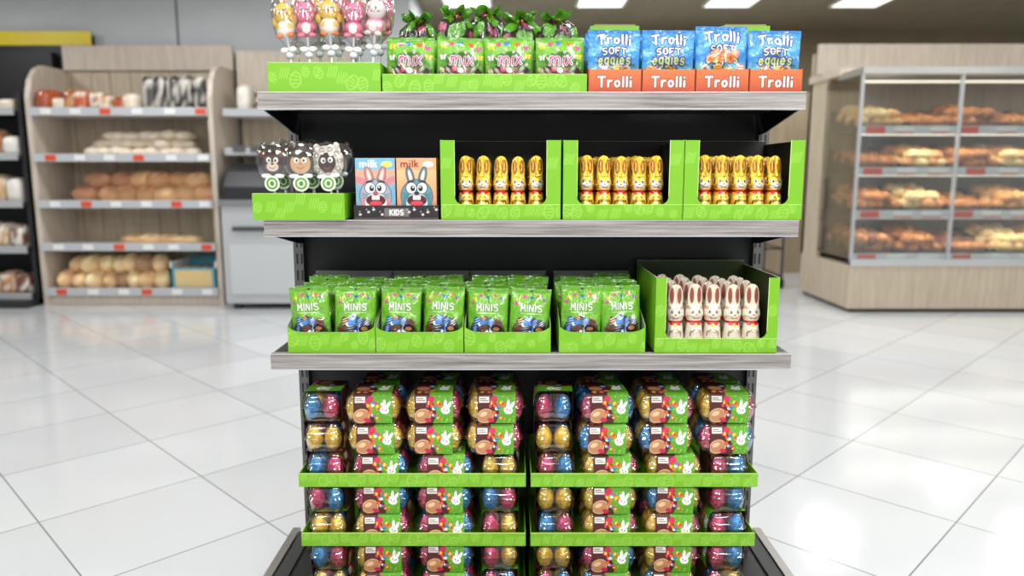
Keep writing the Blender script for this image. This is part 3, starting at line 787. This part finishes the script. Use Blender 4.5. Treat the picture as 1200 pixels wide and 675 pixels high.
def pack(mb,x,y,z,w,d,h,c1,c2,rot=0):
    T=Matrix.Translation((x,y,z))@Matrix.Rotation(rot,4,'Z')
    P=[];C=[]
    for zz,s in((0,.85),(.12,1),(.3,1),(.55,1),(.8,1),(.93,.8),(1,.35)):
        row=[];cr=[]
        for t in np.linspace(0,2*pi,16,endpoint=False):
            cs,sn=math.cos(t),math.sin(t)
            row.append((w/2*s*math.copysign(abs(cs)**.5,cs),d/2*s*math.copysign(abs(sn)**.5,sn),h*zz)); cr.append(L(*(c1 if R.random()<.6 else c2)))
        P.append(row);C.append(cr)
    mb.grid(np.array(P),np.array(C),'film',True,True,T)
LV=[.148,.587,1.0,1.44,1.87]
x0,x1=-4.6,-2.83; yf,yb=7.15,7.85
g=group('bakery_bread_shelf')
mb=MB()
prof=[(yf+.02,0),(yb,0),(yb,2.32),(yf+.28,2.32),(yf+.16,2.27),(yf+.07,2.16),(yf+.02,2.0)]
for x in(x0,x1-.05): mb.prism(prof,'x',x,x+.05,L(200,180,160),'wood_beige')
mb.obj('side_panels',parent=g)
mb=MB(); mb.box(x0+.05,x1-.05,yb-.06,yb,0,2.55,L(200,180,150),'wood_back')
for k in range(9): mb.box(x0+.2*k+.1,x0+.2*k+.106,yb-.063,yb-.059,.15,2.3,L(140,120,95),'plastic')
mb.box(x0+.05,x1,yb-.1,yb-.06,2.32,2.56,L(200,180,150),'wood_beige')
mb.obj('back_and_header',parent=g)
mb=MB()
for n,z in enumerate(LV):
    mb.box(x0+.05,x1-.05,yf+.02,yb-.06,z-.03,z,L(225,222,216),'plastic')
    mb.box(x0+.045,x1-.045,yf-.01,yf+.02,z-.045,z+.03,L(190,192,195),'plastic')
    for t in range(6):
        xx=x0+.15+t*.29+R.uniform(-.04,.04); mb.box(xx,xx+.1,yf-.014,yf-.01,z-.035,z+.018,L(*( (235,235,232) if (t+n)%3 else (220,80,50))),'plastic')
mb.box(x0+.05,x1-.05,yf+.04,yf+.06,0,LV[0]-.03,L(200,180,160),'wood_beige')
mb.obj('shelves',parent=g)
mb=MB(); ym=yf+.3
for i in range(8): pack(mb,x0+.17+i*.115,yf+.17,LV[4],.14,.3,R.uniform(.13,.21),[(200,90,44),(232,214,190),(206,150,90)][i%3],(232,220,204) if i%2 else (150,70,40),R.uniform(-.3,.3))
for i in range(5): pack(mb,x0+1.12+i*.125,yf+.2,LV[4]+.02,.13,.25,.32,(46,42,42),(205,196,186),R.uniform(-.2,.2))
rowloaves(mb,x0+.4,x0+1.5,ym,LV[3],9,.1,.17,.055,[(226,200,170),(232,212,188)],3,.55,.3)
rowloaves(mb,x0+.3,x1-.1,ym,LV[2],7,.15,.14,.09,BR[:3],2,.12,0)
rowloaves(mb,x0+.75,x0+1.45,yf+.2,LV[1],4,.15,.1,.055,[(210,160,100),(222,176,120)],1,.15,0)
rowloaves(mb,x0+.12,x0+1.15,yf+.25,LV[0],8,.09,.2,.1,[(226,192,140),(150,106,64),(215,170,116)],2,.1,.1)
mb.obj('bread_loaves',parent=g)
mb=MB(); bx0=x0+1.24
mb.box(bx0,bx0+.46,yf+.06,yf+.08,LV[0],LV[0]+.22,L(90,170,190),'card'); mb.box(bx0+.05,bx0+.41,yf+.055,yf+.06,LV[0]+.03,LV[0]+.2,L(226,196,140),'card')
mb.box(bx0,bx0+.02,yf+.06,yf+.5,LV[0],LV[0]+.28,L(235,235,230)); mb.box(bx0+.44,bx0+.46,yf+.06,yf+.5,LV[0],LV[0]+.28,L(235,235,230)); mb.box(bx0,bx0+.46,yf+.48,yf+.5,LV[0],LV[0]+.3,L(90,170,190))
for i in range(4): loaf(mb,bx0+.08+i*.1,yf+.25,LV[0]+.05,.05,.16,.09,(205,150,95))
mb.obj('toast_carton',parent=g)
# far-left dark shelf
g=group('dark_grocery_shelf'); mb=MB(); ax0,ax1=-6.2,-4.66
mb.box(ax0,ax1,7.75,7.85,0,2.5,L(28,28,30),'dark'); mb.box(ax1-.04,ax1,7.2,7.75,0,2.05,L(35,35,37),'dark')
for n,z in enumerate((.1,.56,1.0,1.45,1.87)):
    mb.box(ax0,ax1-.04,7.15,7.75,z-.03,z,L(45,45,47),'dark'); mb.box(ax0,ax1-.04,7.13,7.15,z-.04,z+.03,L(175,176,178),'plastic')
mb.box(ax0,ax1,7.0,7.3,-.0,.07,L(40,40,42),'dark')
mb.box(ax0,ax1+.36,7.86,7.92,2.3,2.68,L(24,26,30),'dark'); mb.box(ax0,ax1+.36,7.85,7.86,2.58,2.72,L(230,205,20),'plastic')
mb.obj('frame',parent=g)
mb=MB()
for n,z in enumerate((.1,.56,1.0,1.45,1.87)):
    for i in range(9): pack(mb,ax0+.1+i*.16,7.32,z,.16,.25,R.uniform(.16,.28) if n<4 else .12,[(226,200,160),(190,130,80),(240,235,225),(120,70,50),(210,170,120)][R.randrange(5)],(238,230,220),R.uniform(-.2,.2))
mb.obj('packaged_bread',parent=g)
# wood rack + slicer
g=group('bread_rack'); mb=MB()
mb.box(-2.78,-1.62,7.8,7.88,0,2.36,L(200,180,150),'wood_back'); mb.box(-2.78,-1.62,7.72,7.8,2.1,2.5,L(200,180,150),'wood_beige')
mb.box(-1.66,-1.6,7.3,7.88,0,2.2,L(200,180,150),'wood_beige')
for z in(1.5,1.87): mb.box(-2.78,-1.66,7.3,7.8,z-.03,z,L(220,220,216),'plastic'); mb.box(-2.78,-1.66,7.28,7.3,z-.04,z+.03,L(185,187,190),'plastic')
mb.obj('frame',parent=g); mb=MB()
for i in range(6): pack(mb,-2.6+i*.16,7.45,1.87,.14,.25,R.uniform(.15,.28),[(225,215,200),(110,70,50),(200,140,80)][i%3],(235,230,220))
for i in range(6): mb.box(-2.7+i*.17,-2.58+i*.17,7.27,7.28,1.49,1.55,L(90,88,86),'plastic')
mb.obj('packaged_bread',parent=g)
g=group('bread_slicing_machine'); mb=MB(); sx0,sx1=-2.72,-1.78
mb.box(sx0,sx1,6.95,7.6,.06,.98,L(184,186,188),'plastic'); mb.box(sx0+.06,sx1-.06,6.94,6.95,.15,.62,L(198,200,202),'plastic'); mb.box(sx0-.02,sx1+.02,6.93,7.62,.98,1.04,L(150,152,155),'metal')
for k in range(4): mb.box(sx0+.05+(k%2)*(sx1-sx0-.16),sx0+.11+(k%2)*(sx1-sx0-.16),7.0+.5*(k//2),7.06+.5*(k//2),0,.06,L(40,40,40),'dark')
mb.prism([(6.98,1.04),(7.6,1.04),(7.6,1.36),(7.3,1.38),(7.1,1.3),(6.98,1.16)],'x',sx0+.02,sx1-.02,L(38,38,42),'plastic')
mb.box(sx0+.7,sx0+.82,6.935,6.942,.72,.84,L(60,60,62),'plastic'); mb.box(sx0+.1,sx0+.5,6.93,6.942,.75,.79,L(90,92,94),'metal')
mb.obj('body',parent=g)
# ------------------------------------------------------------------ pastry case (right)
g=group('pastry_display_case'); X0,X1=3.12,6.72; F,B=6.78,7.95; PZ=[.53,.93,1.32,1.69]
mb=MB()
mb.box(X0,X1,F,B,.04,.44,L(200,180,150),'wood_back'); mb.box(X0+.03,X1-.03,F+.04,B-.04,0,.04,L(60,60,60),'dark')
mb.box(X0+.04,X1-.04,B-.3,B-.05,.44,2.2,L(200,180,150),'wood_case'); mb.box(X0,X1,B-.05,B,.44,2.5,L(200,180,150),'wood_back'); mb.box(X0-.02,X1,F+.45,B,2.2,2.27,L(200,180,150),'wood_beige'); mb.box(X0-.05,X1,B-.3,B-.24,2.27,2.56,L(200,180,150),'wood_beige')
for x in(X0,X1-.04): mb.prism([(B-.4,.44),(B,.44),(B,2.2),(B-.4,2.2)],'x',x,x+.04,L(200,180,150),'wood_back')
mb.obj('cabinet',parent=g)
mb=MB()
nb=4
for i in range(nb+1):
    x=X0+(X1-X0-.025)*i/nb
    mb.box(x,x+.025,F+.015,F+.045,.44,2.18,L(205,207,209),'metal')
mb.box(X0,X1,F-.01,F+.05,.44,.50,L(215,217,219),'metal'); mb.box(X0,X1,F,F+.5,2.16,2.22,L(205,203,198),'metal')
for z in PZ:
    mb.box(X0+.03,X1-.03,F+.06,B-.3,z-.03,z-.01,L(60,58,56),'metal')
    mb.box(X0+.03,X1-.03,F+.045,F+.06,z-.055,z+.02,L(212,213,215),'plastic')
    i=0; x=X0+.08
    while x<X1-.3:
        mb.box(x,x+.17,F+.038,F+.045,z-.05,z+.012,L(*((236,236,234) if i%3 else (222,84,60))),'plastic'); mb.box(x,x+.17,F+.0375,F+.038,z-.05,z-.035,L(222,84,60),'plastic'); x+=R.uniform(.25,.36); i+=1
for z in PZ[1:]+[2.16]:
    mb.box(X0+.05,X1-.05,F+.12,F+.15,z-.062,z-.045,L(255,246,225),'lamp')
mb.obj('frame_and_shelves',parent=g)
mb=MB()
mb.box(X0+.001,X1,F+.03,F+.034,.5,2.16,L(255,255,255),'glass'); mb.box(X0+.001,X0+.005,F+.05,B-.4,.5,2.16,L(255,255,255),'glass')
mb.obj('glass_panes',parent=g)
mb=MB()
for z in PZ:
    for i in range(8):
        xa=X0+.08+i*.445; tz=.09
        mb.add([(xa,F+.14,z+.0),(xa+.41,F+.14,z+.0),(xa+.41,B-.35,z+tz+.03),(xa,B-.35,z+tz+.03)],[(0,1,2,3)],L(28,26,26),'dark')
        for e in((xa,xa+.012),(xa+.40,xa+.412)): mb.prism([(F+.12,z),(B-.35,z),(B-.35,z+.22),(F+.12,z+.035)],'x',e[0],e[1],L(28,26,26),'dark')
        mb.box(xa,xa+.41,F+.12,F+.135,z,z+.03,L(28,26,26),'dark')
        cols=R.choice([[(190,122,58),(160,96,40)],[(214,162,94),(196,138,70)],[(130,74,38),(184,120,66)],[(204,142,80),(230,196,138)],[(226,190,130),(214,168,104)]])
        sh=R.choice([(.065,.14,.055),(.10,.075,.055),(.075,.075,.06)])
        nl=R.choice([1,2,2,2])
        for ly in range(nl):
            for q in range(3 if ly else 4):
                for dd in range(3):
                    loaf(mb,xa+.055+q*.1+ly*.05,F+.26+dd*.2+R.uniform(-.03,.03),z+.01+ly*.07+dd*.035,sh[0],sh[1],sh[2],R.choice(cols),R.uniform(-.5,.5))
mb.obj('trays_of_pastries',parent=g)
for z in(1.26,1.63,2.12,.87):
    l=bpy.data.lights.new('strip_light','AREA'); l.shape='RECTANGLE'; l.size=3.3; l.size_y=.05; l.energy=10; l.color=(1,.93,.8)
    o=bpy.data.objects.new('strip_light',l); bpy.context.collection.objects.link(o); o.parent=g; o.location=((X0+X1)/2,F+.16,z-.01)
# back cupboard behind gondola right
g=group('tall_wood_cupboard'); mb=MB(); mb.box(1.2,4.4,9.6,10.3,0,2.3,L(150,130,100),'wood_warm')
for k in range(5): mb.box(1.2+.64*k,1.215+.64*k,9.592,9.6,.1,2.25,L(70,60,45),'dark')
for k in range(5): mb.box(1.75+.64*k-.01 if k<4 else 1.75,1.77+.64*k if k<4 else 1.77,9.57,9.6,1.0,1.2,L(160,160,160),'metal')
mb.obj('doors',parent=g)
g=group('roll_cage_trolley'); mb=MB(); c=L(60,60,62)
tx0,tx1,ty0,ty1=2.75,3.05,8.3,8.9
for x in(tx0,tx1):
    for y in(ty0,ty1): mb.tube([(x,y,.1),(x,y,1.25)],.015,c,'metal'); mb.tube([(x-.015,y,.06),(x+.015,y,.06)],.06,L(25,25,25),'dark',16)
for z in(.14,.45,.8,1.2):
    mb.tube([(tx0,ty0,z),(tx1,ty0,z),(tx1,ty1,z),(tx0,ty1,z),(tx0,ty0,z)],.01,c,'metal')
mb.box(tx0,tx1,ty0,ty1,.12,.15,c,'metal'); mb.obj('frame',parent=g)
# ------------------------------------------------------------------ camera
cd=bpy.data.cameras.new('cam'); cam=bpy.data.objects.new('camera',cd); bpy.context.collection.objects.link(cam)
cd.sensor_width=36; cd.lens=867/1200*36; cam.location=(0,0,1.27); cam.rotation_euler=(math.radians(90-8.69),0,0)
cd.dof.use_dof=True; cd.dof.focus_distance=1.88; cd.dof.aperture_fstop=1.9
bpy.context.scene.camera=cam
bpy.context.scene.view_settings.view_transform='Standard'
